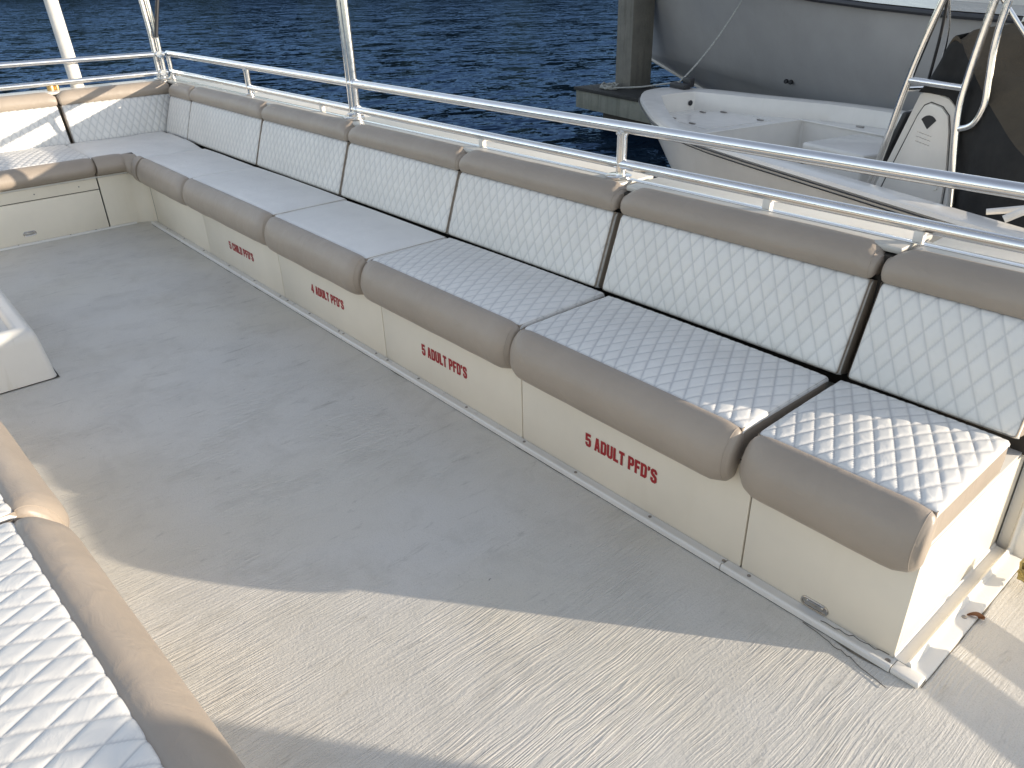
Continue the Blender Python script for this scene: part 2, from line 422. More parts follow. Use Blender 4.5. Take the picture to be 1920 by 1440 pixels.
def quilt_mesh(F, L, D, seed, quilted=True, amp=.0045, crown=.010, s0=0, d0=0, rb=.014, wrinkle=0, front_tuck=True, n=8, qs=1.0):
    m = MB(); QW, QL = .058*qs, .106*qs
    st_s, st_d = QW/n, QL/n
    i0, i1 = 0, int(L/st_s); j0, j1 = 0, int(D/st_d)
    S_ = [i*L/i1 for i in range(i1+1)]
    # lattice aligned to the exact grid so that each seam follows mesh diagonals
    pid = []
    for j in range(j1+1):
        d = j*D/j1
        for i in range(i1+1):
            s = S_[i]
            t = 1.0
            if quilted:
                p = (i+j)/n % 1; q = (i-j)/n % 1
                t = min(p, 1-p, q, 1-q)*2
            e_s = min(s, L-s); e_d = D-d; e_f = d
            drop = 0
            for e in (e_s, e_d):
                if e < rb: x = 1-e/rb; drop += rb*(1-math.sqrt(max(0, 1-x*x)))*.9
            if front_tuck and e_f < .02: x = 1-e_f/.02; drop += .010*x*x
            fade = min(1, e_s/.03)*min(1, e_d/.03)
            h = 0
            if quilted: h = amp*(1-(1-min(1, t))**(6 if n == 8 else 4.5))*max(.15, fade)
            cr = crown*math.sin(PI*min(1, max(0, s/L)))**.5*math.sin(PI*min(1, max(0, (d+.05)/(D+.08))))
            wr = 0
            if wrinkle:
                wr = wrinkle*noise.noise(Vector((s*7+seed, d*16, seed)))*math.exp(-d/.12)+.4*wrinkle*noise.noise(Vector((s*3, d*5, seed+3)))
            m.v.append(tuple(F(s0+s, d0+d, h+cr-drop+wr-amp*.5)))
            if quilted:
                m.att[len(m.v)-1] = 1.0 if t < .01 else (.12 if t < .26 else 0)
    W = i1+1
    for j in range(j1):
        for i in range(i1):
            a = j*W+i; b = a+1; c = a+W+1; d = a+W
            if quilted and (i-j) % n == 0: m.f += [(a, b, c), (a, c, d)]
            elif quilted and (i+j+1) % n == 0: m.f += [(a, b, d), (b, c, d)]
            else: m.f.append((a, b, c, d))
    # tuck the edges down behind the boxing
    edge = [i for i in range(W)] ; 
    ring = [i for i in range(W)]+[j*W+W-1 for j in range(1, j1+1)]+[j1*W+i for i in range(W-2, -1, -1)]+[j*W for j in range(j1-1, 0, -1)]
    o = len(m.v)
    for r in ring:
        p = Vector(m.v[r]); m.v.append(tuple(p-F.n*.010))
    for k in range(len(ring)):
        k2 = (k+1) % len(ring); m.f.append((ring[k], o+k, o+k2, ring[k2]))
    return m
def boxing_mesh(F, L, D, T, s0=0, d0=0, top=-.004, ins=0):
    m = MB(); r = .012; out = []
    pts = []
    for (cs, cd, a0) in ((L-r, D-r, 0), (r, D-r, 90), (r, r*0-.0, 180), (L-r, r*0-.0, 270)):
        for k in range(5):
            a = math.radians(a0+90*k/4)
            if a0 >= 180: pts.append((cs+r*math.cos(a) if True else cs, cd)); 
            else: pts.append((cs+r*math.cos(a), cd+r*math.sin(a)))
    rows = []
    for nn, k in ((top, 0), (top-.012, .0015), (top-T*.5, .003), (-T+.01, .0015), (-T, -.004)):
        rows.append([F(s0+L/2+(s-L/2)*(1+2*k/L), d0+d+(k if d > D*.5 else 0), nn) for (s, d) in pts])
    o = m.grid(rows, close_u=True)
    n = len(pts); m.f.append(tuple(o+4*n+i for i in range(n)))
    return m
def seat_cushion(label, F, L, D, seed, quilted=True, wrinkle=0, group=None, T=.115, loc=None, roll=True, amp=.0045, prof=ROLL, nq=8):
    t = thing('seat_cushion', label, 'cushion', loc or tuple(F(L/2, D/2, -T)), group)
    g = .004
    quilt_mesh(F, L-2*g, D, seed, quilted, amp, .022, g, 0, rb=.007, wrinkle=wrinkle, n=nq, qs=1.17 if nq == 16 else 1.0).build('quilted_top' if quilted else 'smooth_top', 'white_vinyl', t, angle=75)
    boxing_mesh(F, L-2*g-.004, D-.002, T, g+.002, 0).build('side_boxing', 'tan_vinyl', t)
    if roll:
        b = roll_mesh(F, L-2*g, prof, seed, g).build('bolster', 'tan_vinyl', t, angle=60)
        roll_piping(F, L-2*g, prof, g, b)
    return t
def back_cushion(label, F, L, D, seed, group=None, quilted=True, T=.10, nq=8):
    # F: d runs down from the tan roll, n out of the padded face
    t = thing('back_cushion', label, 'cushion', tuple(F(L/2, D, -T/2)), group)
    g = .005
    quilt_mesh(F, L-2*g, D, seed, quilted, .0042, .014, g, 0, rb=.016, n=nq).build('quilted_panel', 'white_vinyl', t, angle=75)
    boxing_mesh(F, L-2*g-.004, D-.002, T, g+.002, 0).build('side_boxing', 'tan_vinyl', t)
    b = roll_mesh(F, L-2*g, BACKROLL, seed+.5, g, inner=(-.02, -.10)).build('top_roll', 'tan_vinyl', t, angle=60)
    roll_piping(F, L-2*g, BACKROLL, g, b)
    return t
SZ = .515
def longF(x): return Frame((x, 0, SZ), (1, 0, 0), (0, 1, 0), (0, 0, 1))
SD = .471
G1 = 'seat cushions along the long bench'
seats = [
 (.20, 1.120, False, .006, 'smooth white seat cushion with wrinkled edge, next to the corner cushion'),
 (1.128, 2.362, False, .004, "smooth white seat cushion above the 5 CHILD PFD'S locker"),
 (2.374, 3.375, False, .002, "smooth white seat cushion above the 4 ADULT PFD'S locker"),
 (3.390, 4.452, True, 0, "quilted white seat cushion above the smaller farther 5 ADULT PFD'S lettering"),
 (4.472, 5.452, True, 0, "quilted white seat cushion above the largest nearest 5 ADULT PFD'S lettering"),
 (5.484, 5.995, True, 0, 'short quilted seat cushion half in sun at the open end of the long bench'),
]
OFF = [(0, 0, 0), (.004, .003, .3), (-.004, .0, -.3), (.006, -.002, .35), (-.006, .0, -.5), (.004, -.002, .4)]   # each pad sits a little askew
for k, (a, b, q, wr, lab) in enumerate(seats):
    oy, oz, rz = OFF[k]; ca, sa = math.cos(math.radians(rz)), math.sin(math.radians(rz))
    seat_cushion(lab, Frame((a, oy-sa*(b-a)/2, SZ+oz), (ca, sa, 0), (-sa, ca, 0), (0, 0, 1)), b-a, SD, 1.7+k*2.3, q, wr, G1, nq=12 if k > 2 else 8, amp=.0045 if k > 3 else .0036)
# far bench seat: panel at x=0 facing +x, d runs toward -x, s runs toward -y
FZ = .538; FD = .74
ROLLF = [(a, b*.66) for a, b in ROLL]; ROLLL = [(a*1.22, b) for a, b in ROLL]
Ffar = Frame((0, -.315, FZ), (0, -1, 0), (-1, 0, 0), (0, 0, 1))
seat_cushion('white seat cushion of the far cross bench, sunlit at its left end', Ffar, 1.45, FD, 21.3, True, 0, 'seat cushions along the far bench', T=.14, prof=ROLLF)

# corner cushion: L-shaped top, bolster swept round the inside corner
def corner_cushion():
    t = thing('seat_cushion', 'smooth L-shaped corner seat cushion joining the long bench and the far bench', 'cushion', (-.3, .1, .39))
    m = MB(); n = 26
    xs = [lerp(-.735, .196, i/34) for i in range(35)]; ys = [lerp(-.311, .470, j/30) for j in range(31)]
    def top(x, y):
        z = lerp(FZ, SZ, min(1, max(0, (x+.15)/.34)))-.002+.008*math.sin(PI*(x+.74)/.94)+.006*noise.noise(Vector((x*8, y*8, 2)))
        e = min(x+.735, .196-x, y+.311, .47-y)
        if e < .02: z -= .018*(1-math.sqrt(max(0, 1-(1-e/.02)**2)))
        return z
    idx = {}
    rr = .15
    for j, y in enumerate(ys):
        for i, x in enumerate(xs):
            px, py = x, y
            idx[i, j] = len(m.v)
            m.v.append((px, py, top(px, py)))
    def inside(x, y):
        if x > 0.012 and y < -.012:
            return False
        return True
    for j in range(30):
        for i in range(34):
            cx = (xs[i]+xs[i+1])/2; cy = (ys[j]+ys[j+1])/2
            if inside(cx, cy) : m.f.append((idx[i, j], idx[i+1, j], idx[i+1, j+1], idx[i, j+1]))
    m.build('smooth_top', 'white_vinyl', t, angle=75)
    # bolster
    path = [(0.0, -.311+.0, 0)]
    P = []
    for k in range(6): P.append((0.0, lerp(-.311, -.12, k/5), (1, 0)))
    for k in range(1, 12):
        a = PI/2*k/12
        P.append((.12-.12*math.cos(a), -.12+.12*math.sin(a), (math.cos(a), -math.sin(a))))
    for k in range(4): P.append((lerp(.12, .196, k/3), 0.0, (0, -1)))
    pr = catmull([Vector((p[0], p[1], 0)) for p in ROLL], 3); pr = [(p.x, p.y) for p in pr]+[(0, -.12), (0, -.03)]
    m = MB(); rows = []
    for k, (x, y, (nx, ny)) in enumerate(P):
        e = min(k, len(P)-1-k); sc = 1-.05*(e == 0)
        pinch = 1-.10*math.exp(-((k-6)/1.2)**2)-.08*math.exp(-((k-15)/1.4)**2)
        row = []
        for a, b in pr:
            q = 1+.05*noise.noise(Vector((x*11+a*9, y*11, b*12)))*(a < -.02)
            bl = min(1, max(0, (k-4)/13)); zt = lerp(FZ, SZ, bl); vs = lerp(.66, 1.0, bl)
            row.append((x+nx*(-a)*sc*pinch*q, y+ny*(-a)*sc*pinch*q, zt+((b+.09)*sc*pinch*q-.09)*vs))
        rows.append(row)
    o = m.grid(rows, close_u=True); nn = len(pr)
    m.f.append(tuple(o+i for i in range(nn))); m.f.append(tuple(o+(len(rows)-1)*nn+i for i in range(nn)))
    b = m.build('bolster', 'tan_vinyl', t, angle=60)
    for k in (6, 15):
        m = MB(); m.tube([(p[0]+.0, p[1], p[2]) for p in rows[k][:-2]], .0018, 6)
        m.build('piping', 'piping', b)
    m = MB(); m.box(-.73, -.004, -.309, .465, .395, .49, .008)
    m.build('side_boxing', 'tan_vinyl', t)
corner_cushion()

# back cushions of the long bench: face leans back from (y .478, z .51) to (y .585, z .80)
lean = math.atan2(.105, .30)
dn = Vector((0, -math.sin(lean), -math.cos(lean))); nn_ = Vector((0, -math.cos(lean), math.sin(lean)))
BT = Vector((0, .588, .815)); BD = .319
def backF(x, dz=0): return Frame((x, BT.y, BT.z+dz), (1, 0, 0), dn, nn_)
G2 = 'back cushions along the long bench'
backs = [
 (-.735, -.245, 'narrow back cushion of the long bench tucked into the far corner'),
 (-.245, 1.078, 'second back cushion from the far corner of the long bench, below the short stanchion'),
 (1.085, 2.250, 'back cushion of the long bench just left of the tall twin canopy post'),
 (2.262, 3.337, 'back cushion of the long bench starting right below the tall twin canopy post'),
 (3.341, 4.385, 'back cushion of the long bench ending at the flanged rail post, with sunlit corner'),
 (4.412, 5.468, 'widest looking back cushion, right of the flanged rail post, with sunlit top corner'),
 (5.490, 6.000, 'short back cushion at the open end of the long bench, cut by right photo edge'),
]
for k, (a, b, lab) in enumerate(backs):
    back_cushion(lab, backF(a, .0 if k > 0 else -.004), b-a, BD, 41+k*3.1, G2, nq=12 if k > 2 else 8)
# far bench backs: face x from -.745 (z .51) to -.85 at z .8
dnf = Vector((math.sin(lean), 0, -math.cos(lean))); nf = Vector((math.cos(lean), 0, math.sin(lean)))
def fbackF(y): return Frame((-.855, y, .815), (0, -1, 0), dnf, nf)
G3 = 'back cushions along the far bench'
back_cushion('far bench back cushion in the corner, crossed by a diagonal sun stripe', fbackF(.66), .66+.243, BD, 71, G3)
back_cushion('far bench back cushion cut by the left photo edge, mostly in sun', fbackF(-.256), 1.5, BD, 75, G3)

# ------------------------------------------------------------------ lettering
GLY = {
 'D': [[(0,0),(3,0),(4,1),(4,6),(3,7),(0,7)], [(1.35,1.2),(2.4,1.2),(2.65,1.5),(2.65,5.5),(2.4,5.8),(1.35,5.8)]],
 'A': [[(0,0),(1.3,0),(1.5,1.5),(2.5,1.5),(2.7,0),(4,0),(2.85,7),(1.15,7)], [(1.65,2.7),(2.35,2.7),(2,5.3)]],
 'U': [[(0,7),(0,1),(1,0),(3,0),(4,1),(4,7),(2.65,7),(2.65,1.5),(2.4,1.2),(1.6,1.2),(1.35,1.5),(1.35,7)]],
 'L': [[(0,0),(3.4,0),(3.4,1.3),(1.4,1.3),(1.4,7),(0,7)]],
 'T': [[(1.1,0),(2.5,0),(2.5,5.7),(3.6,5.7),(3.6,7),(0,7),(0,5.7),(1.1,5.7)]],
 'P': [[(0,0),(1.35,0),(1.35,2.6),(3,2.6),(4,3.6),(4,6),(3,7),(0,7)], [(1.35,3.8),(2.4,3.8),(2.65,4.1),(2.65,5.5),(2.4,5.8),(1.35,5.8)]],
 'F': [[(0,0),(1.35,0),(1.35,3),(3,3),(3,4.2),(1.35,4.2),(1.35,5.75),(3.4,5.75),(3.4,7),(0,7)]],
 'S': [[(0,2.3),(0,1),(1,0),(3,0),(4,1),(4,3),(3.4,3.7),(1.5,4.8),(1.35,5.1),(1.35,5.5),(1.6,5.8),(2.4,5.8),(2.65,5.5),(2.65,4.9),(4,4.9),(4,6),(3,7),(1,7),(0,6),(0,4.4),(.6,3.6),(2.5,2.5),(2.65,2.2),(2.65,1.5),(2.4,1.2),(1.6,1.2),(1.35,1.5),(1.35,2.3)]],
 '5': [[(0,2.1),(0,1),(1,0),(3,0),(4,1),(4,3.5),(3.2,4.5),(1.7,4.5),(1.35,4.2),(1.35,5.75),(3.8,5.75),(3.8,7),(0,7),(0,3.1),(1.35,3.1),(1.6,3.35),(2.4,3.35),(2.65,3.05),(2.65,1.5),(2.4,1.2),(1.6,1.2),(1.35,1.5),(1.35,2.1)]],
 '4': [[(2.2,0),(3.5,0),(3.5,1.4),(4.2,1.4),(4.2,2.6),(3.5,2.6),(3.5,7),(1.9,7),(0,2.6),(0,1.4),(2.2,1.4)], [(1.15,2.6),(2.2,2.6),(2.2,5.2)]],
 'C': [[(4,4.5),(4,6),(3,7),(1,7),(0,6),(0,1),(1,0),(3,0),(4,1),(4,2.5),(2.65,2.5),(2.65,1.5),(2.4,1.2),(1.6,1.2),(1.35,1.5),(1.35,5.5),(1.6,5.8),(2.4,5.8),(2.65,5.5),(2.65,4.5)]],
 'H': [[(0,0),(1.35,0),(1.35,2.9),(2.65,2.9),(2.65,0),(4,0),(4,7),(2.65,7),(2.65,4.2),(1.35,4.2),(1.35,7),(0,7)]],
 'I': [[(0,0),(1.35,0),(1.35,7),(0,7)]],
 "'": [[(0,4.9),(.6,4.9),(1.3,5.8),(1.3,7),(0,7)]],
}
def lettering(text, x0, x1, zb, zt, parent):
    cu = bpy.data.curves.new('lettering', 'CURVE'); cu.dimensions = '2D'; cu.fill_mode = 'BOTH'; cu.offset = .0011
    pen = 0; spl = []
    for ch in text:
        if ch == ' ': pen += 2.2; continue
        wd = max(p[0] for p in GLY[ch][0])
        for loop in GLY[ch]: spl.append([(pen+p[0], p[1]) for p in loop])
        pen += wd+.75
    tot = pen-.75
    for loop in spl:
        sp = cu.splines.new('POLY'); sp.points.add(len(loop)-1); sp.use_cyclic_u = True
        for pt, (x, y) in zip(sp.points, loop): pt.co = (x/tot*(x1-x0), y/7*(zt-zb), 0, 1)
    tmp = bpy.data.objects.new('tmp', cu); COL.objects.link(tmp)
    dg = bpy.context.evaluated_depsgraph_get(); dg.update()
    me = bpy.data.meshes.new_from_object(tmp.evaluated_get(dg)); me.name = 'lettering'
    bpy.data.objects.remove(tmp)
    off = Vector(parent['_wl'])
    me.transform(Matrix.Translation(Vector((x0, -.0012, zb))-off) @ Matrix.Rotation(PI/2, 4, 'X'))
    me.materials.clear(); me.materials.append(M['red_letter'])
    o = bpy.data.objects.new('lettering', me); COL.objects.link(o); o.parent = parent; o['_wl'] = tuple(off)
    return o

# ------------------------------------------------------------------ benches
def latch(parent, c, ux, nrm):
    # flush oval pull: rim, recessed tongue
    m = MB(); c = Vector(c); u = Vector(ux); n = Vector(nrm); z = Vector((0, 0, 1))
    def oval(hw, hh, off, k=24):
        out = []
        for i in range(k):
            a = 2*PI*i/k; sx = hw-hh
            out.append(c+u*(math.cos(a)*hh+(sx if math.cos(a) > 0 else -sx))+z*math.sin(a)*hh+n*off)
        return out
    o = m.grid([oval(.044, .018, 0), oval(.0435, .0175, .003), oval(.041, .0155, .0042), oval(.038, .0125, .003), oval(.037, .012, .0006)], close_u=True)
    m.f.append(tuple(o+4*24+i for i in range(24)))
    b = m.build('latch', 'steel', parent)
    m = MB()
    m.grid([oval(.0005, .0004, .0042), oval(.026, .0085, .0038), oval(.028, .0098, .0022), oval(.028, .0098, .0004)], close_u=True)
    m.build('latch_tongue', 'steel', b)
bench = thing('storage_bench', 'long cream storage bench with red-lettered locker fronts along the rail', 'bench', (3, .3, 0))
PX = [.16, 1.215, 2.340, 3.447, 4.462, 5.500, 5.990]
PT = .385
txt = {1: ("5 CHILD PFD'S", 1.60, 1.965, .142, .192), 2: ("4 ADULT PFD'S", 2.715, 3.065, .155, .205),
       3: ("5 ADULT PFD'S", 3.772, 4.106, .150, .204), 4: ("5 ADULT PFD'S", 4.815, 5.148, .150, .204)}
for k in range(6):
    m = MB(); g = .0025
    m.box(PX[k]+g, PX[k+1]-(g if k < 5 else 0), 0, .018, .012, PT, .003, 2)
    p = m.build('locker_panel', 'cream_gelcoat', bench)
    if k in txt: lettering(*txt[k], p)
    if k == 5: latch(p, (5.752, 0, .036), (1, 0, 0), (0, -1, 0))
m = MB(); m.box(5.968, 5.990, .0185, .72, .012, PT, .003); m.build('end_panel', 'cream_gelcoat', bench)
m = MB(); m.box(.02, 5.966, .024, .60, .010, PT-.004); m.build('carcass', 'dark_gap', bench, smooth=False)  # coloured near black for the unlit bench inside behind panel gaps
m = MB(); m.box(-.74, 5.988, .02, .70, PT+.001, PT+.012, .002); m.build('bench_top', 'white_gelcoat', bench)
# rounded inside corner panel
m = MB(); rows = []
for z in (.0, .012, PT-.01, PT):
    row = [(0, -.31, z)]
    for k in range(13):
        a = PI/2*k/12; row.append((.10-.10*math.cos(a), -.10+.10*math.sin(a), z))
    row.append((.158, 0, z)); rows.append(row)
m.grid(rows); m.build('corner_panel', 'cream_gelcoat', bench, angle=70)
# base moulding with rounded lip, split in lengths, and its screws
for a, b in ((.12, 2.355), (2.358, 3.440), (3.443, 5.452), (5.455, 6.0)):
    m = MB(); prof = [(-.001, .016), (-.026, .016), (-.031, .022), (-.038, .022), (-.043, .016), (-.044, .001), (-.001, .001)]
    m.grid([[(x, p[0], p[1]) for p in prof] for x in (a, b)], close_u=True)
    n = len(prof); m.f += [tuple(range(n)), tuple(range(n, 2*n))]
    m.build('base_moulding', 'white_gelcoat', bench, angle=25)
for x in (5.447, 5.541, 5.142, 4.779, 4.487, 4.107, 3.741, 3.474, 3.370, 3.045, 2.998, 2.669, 2.40, 2.305, 1.946, 1.558, 1.123, .75, .4):
    m = MB(); m.disc((x, -.014, .0158), (0, 0, 1), .0062, .0022, 12, -.0012); m.build('screw', 'screw', bench)
m = MB(); m.disc((5.985, -.022, .0168), (0, 0, 1), .008, .003, 12, -.0015); m.build('screw', 'screw', bench)
m = MB(); m.disc((6.055, .30, .0118), (0, 0, 1), .007, .003, 12, -.0015); m.build('screw', 'screw', bench)
def grime(parent, p0, p1, nrm, seed):
    m = MB(); p0 = Vector(p0); p1 = Vector(p1); nrm = Vector(nrm); L = (p1-p0).length; n = int(L/.02)
    rows = []
    for i in range(n+1):
        q = p0.lerp(p1, i/n); wd = .0025+.010*max(0, noise.noise(Vector((i*.13, seed, 0)))+.15*noise.noise(Vector((i*.9, seed, 2))))
        rows.append([q+Vector((0, 0, .0018)), q+nrm*wd+Vector((0, 0, .0016))])
    m.grid(rows); m.build('sealant_line', 'grime', parent)
grime(bench, (.14, -.0435, 0), (6.0, -.0435, 0), (0, -1, 0), 3)
grime(bench, (6.0805, -.03, 0), (6.0805, .68, 0), (1, 0, 0), 9)
# flange at the open end: along the deck, then up the bulwark
m = MB()
prof = [(5.9905, .030), (5.996, .021), (6.004, .019), (6.022, .019), (6.027, .030), (6.031, .033), (6.035, .030), (6.040, .016), (6.050, .012), (6.074, .011), (6.080, .008), (6.081, .001), (5.9905, .001)]
m.grid([[(x, y, z) for x, z in prof] for y in (-.0005, .25, .5, .688)], close_u=True)
m.f += [tuple(range(len(prof))), tuple(3*len(prof)+i for i in range(len(prof)))]
m.build('end_flange', 'white_gelcoat', bench, angle=30)
m = MB(); m.box(6.001, 6.078, -.044, -.001, .001, .0195, .005, 3); m.build('corner_moulding', 'white_gelcoat', bench)
m = MB()
pv = [(5.9905, .689), (5.9905, .705), (6.022, .705), (6.026, .692), (6.031, .688), (6.036, .692), (6.041, .706), (6.078, .707), (6.082, .7155), (5.9905, .7155)]
m.grid([[(x, y, z) for x, y in pv] for z in (.0, .3, .6, .8835)], close_u=True); m.f.append(tuple(3*len(pv)+i for i in range(len(pv))))
m.build('corner_trim', 'white_gelcoat', bench, angle=30)

far = thing('storage_bench', 'cream storage bench across the far end of the deck with oval latch', 'bench', (-.3, -1, 0))
for a, b, z0, z1, nm in ((-1.70, -.3185, .012, .300, 'locker_panel'), (-1.70, -.3185, .306, PT, 'upper_panel')):
    m = MB(); m.box(-.018, 0, a, b, z0, z1, .003); p = m.build(nm, 'cream_gelcoat', far)
    if nm == 'locker_panel': latch(p, (0, -.855, .078), (0, 1, 0), (1, 0, 0))
    else:
        for y in (-.45, -.75, -1.05):
            m = MB(); m.disc((0, y, .345), (1, 0, 0), .005, .002, 10); m.build('screw', 'screw', p)
m = MB(); m.box(-.70, -.022, -1.72, -.311, .01, PT-.004); m.build('carcass', 'dark_gap', far, smooth=False)  # same near-black colour in place of interior shade
m = MB(); m.box(-.74, -.001, -1.72, .018, PT+.001, PT+.012, .002); m.build('bench_top', 'white_gelcoat', far)
m = MB(); prof = [(.001, .014), (.020, .014), (.024, .010), (.024, .001)]
m.grid([[(p[0], y, p[1]) for p in prof] for y in (-1.7, -.12)]); m.build('base_moulding', 'white_gelcoat', far, angle=25)
for y in (-.42, -.6, -.95):
    m = MB(); m.disc((.011, y, .0138), (0, 0, 1), .006, .002, 10, -.001); m.build('screw', 'screw', far)

# left bench (only its deck-side edge is in the photo), turned about 3 degrees
la = .0515; ls = Vector((1, la, 0)).normalized(); ld = Vector((la, -1, 0)).normalized()
LF0 = Vector((4.455, -1.700, .515))
lb = thing('storage_bench', 'bench under the quilted cushions at the left photo edge', 'bench', (4.8, -2, 0))
Fl = Frame(LF0, ls, ld, (0, 0, 1))
m = MB(); m.box(-1.7, 2.3, .004, .60, -.513, -.13, .006, 2, lambda c: Fl(c.x, c.y, c.z)); m.build('locker_box', 'cream_gelcoat', lb)
m = MB(); m.box(-1.69, 2.29, .03, .59, -.1295, -.117, .002, 2, lambda c: Fl(c.x, c.y, c.z)); m.build('bench_top', 'white_gelcoat', lb)
seat_cushion('big quilted cushion with tan bolster filling the bottom left corner', Fl, 1.75, .54, 91, True, 0, 'seat cushions at the left photo edge', T=.116, amp=.0034, prof=ROLLL, nq=16)
Fl2 = Frame(Fl(-1.66, -.012, .005), ls, ld, (0, 0, 1))
seat_cushion('cushion at the left photo edge whose sunlit tan bolster end faces the camera', Fl2, 1.645, .54, 97, True, 0, 'seat cushions at the left photo edge', T=.116, prof=ROLLL)

# ------------------------------------------------------------------ bulwarks (hull side with cap) and rails
bw = thing('bulwark', 'white bulwark with capped top behind the long bench', 'bulwark', (2.5, .76, 0))
m = MB(); m.box(-1.16, 6.075, .716, .86, -.9, .8875, .01); m.build('wall', 'white_gelcoat', bw)
for a, b in ((-1.17, 2.10), (2.103, 4.345), (4.38, 5.512), (5.545, 6.085)):
    m = MB(); m.box(a, b, .655, .875, .888, .911, .008); m.build('cap', 'cap_gelcoat', bw)
m = MB(); m.box(-1.0, 6.06, .725, .755, .9115, .9140, .001); m.build('toe_strip', 'alu', bw)
m = MB(); m.box(-1.0, 6.02, .640, .7155, .39, .883, .002); m.build('inner_liner', 'dark_gap', bw)  # white liner coloured near black so gaps between backs read as shade
bw2 = thing('bulwark', 'white bulwark behind the far cross bench', 'bulwark', (-1.05, -1, 0))
m = MB(); m.box(-1.155, -1.0, -2.2, .715, -.9, .8875, .01); m.build('wall', 'white_gelcoat', bw2)
m = MB(); m.box(-1.17, -.915, -2.2, .6545, .888, .911, .008); m.build('cap', 'cap_gelcoat', bw2)
m = MB(); m.disc((-1.05, -.235, .906), (0, 0, 1), .03, .05, 16, .02); m.disc((-1.05, -.19, .906), (0, 0, 1), .018, .045, 12, .01)
tag(m.build('deck_fitting', 'brass', loc=(-1.05, -.235, .911)), 'small brass fitting on the far bulwark cap below the rail', 'fitting')
# aft continuation past the boarding opening (behind the photographer's right)
bw3 = thing('bulwark', 'bulwark beyond the boarding opening past the right photo edge', 'bulwark', (8.8, .8, 0))
m = MB(); m.box(7.93, 9.7, .72, .86, -.9, .96, .03, 3); m.build('wall', 'white_gelcoat', bw3)
m = MB(); m.box(8.49, 8.95, .70, .88, .961, 1.41, .08, 5); m.build('shadow_block', 'white_gelcoat', bw3)  # unseen block added to shade the near end of the left cushion
m = MB(); m.box(6.08, 7.92, .735, .86, -.9, .02, .01); m.build('sill', 'white_gelcoat', bw3)

rail = thing('guard_rail', 'polished two-bar guard rail along the long side above the bench backs', 'railing', (3, .74, .93))
RY, ZT, ZL, RX = .74, 1.116, .967, -1.022
m = MB(); m.tube([(x, RY, ZT) for x in (RX, 1, 3, 5, 6.06)], .0235, 18); m.build('top_bar', 'alu', rail)
m = MB(); m.tube([(x, RY, ZL) for x in (RX, 1, 3, 5, 6.06)], .0215, 18); m.build('lower_bar', 'alu', rail)
for x in (RX+.004, .60, 4.275, 6.06):
    m = MB(); m.tube([(x, RY, .91), (x, RY, ZT-.01)], .0215, 16); st = m.build('stanchion', 'alu', rail)
    m = MB()
    if x > 4 or x > 6:
        m.disc((x, RY-.012, .9142), (0, 0, 1), .055, .012, 20, .0); m.build('base_flange', 'alu', st); m = MB()
    else:
        m.disc((x, RY, .9142), (0, 0, 1), .032, .014, 16, 0); m.build('base_flange', 'alu', st); m = MB()
    m.disc((x-.0, RY, ZT-.029), (0, 0, 1), .0262, .010, 16, 0)
    m.build('collar', 'alu', st)
for x in (1.7, 3.348, 4.982, 5.521):
    m = MB(); m.box(x-.016, x+.016, RY-.014, RY+.012, .9145, .952, .004); m.build('rail_clip', 'white_pipe', rail)
rail2 = thing('guard_rail', 'polished two-bar guard rail across the far end above the far bench', 'railing', (RX, -1, .93))
ZTf, ZLf = 1.128, .972
m = MB(); m.tube([(RX, y, lerp(ZT, ZTf, (RY-y)/1.3 if y > -.56 else 1)) for y in (RY-.03, 0, -.56, -2.2)], .0215, 16); m.build('top_bar', 'alu', rail2)
m = MB(); m.tube([(RX, y, ZL) for y in (RY-.03, 0, -2.2)], .0205, 16); m.build('lower_bar', 'alu', rail2)
for y in (-1.2, -2.1):
    m = MB(); m.tube([(RX, y, .907), (RX, y, ZTf)], .02, 14); m.build('stanchion', 'alu', rail2)

GP = 'canopy posts standing on the bulwark'
def twin_post(x, y, lab, top, d=(.021, 0), rr=.0235):
    t = thing('canopy_post', lab, 'post', (x, y, .93), GP)
    for sg in (-1, 1):
        m = MB(); bx, by = x+sg*d[0], y+sg*d[1]
        m.tube([(bx, by, .907), (bx, by, 1.3), (bx+(top[0]-x)*.35, by+(top[1]-y)*.35, 1.75), (bx+(top[0]-x), by+(top[1]-y), top[2])], rr, 14)
        m.build('tube', 'alu', t)
    m = MB(); m.disc((x, y-.01, .9142), (0, 0, 1), .065, .014, 20); m.disc((x, y, .928), (0, 0, 1), .05, .02, 16); m.build('base_flange', 'alu', t)
    for zz in (ZT, ZL):
        m = MB(); m.disc((x+.03, y, zz), (1, 0, 0), .029, .022, 14); m.build('rail_socket', 'alu', t)
    return t
twin_post(2.112, RY, 'tall polished twin-tube post rising through the long side rail', (2.08, RY+.0, 2.35))
cp = twin_post(RX+.0, .655, 'twin-tube post at the far corner of the rails with black strap', (RX-.05, .60, 2.35), (0, .024), .0215)
m = MB(); m.tube([(RX+.05, .66, 1.25), (RX+.05, .70, 1.40), (RX+.05, .74, 1.54), (RX+.05, .96, 2.3)], .016, 10); m.build('strap', 'black', cp)
m = MB(); m.tube([(-1.11, -.015, -.3), (-1.11, -.022, 1.0), (-1.11, -.042, 1.56), (-1.11, -.075, 2.4)], .052, 20)
tag(m.build('pole', 'white_pipe', loc=(-1.11, -.02, -.3)), 'thick white pole outside the far rail near the left photo edge', 'pole')

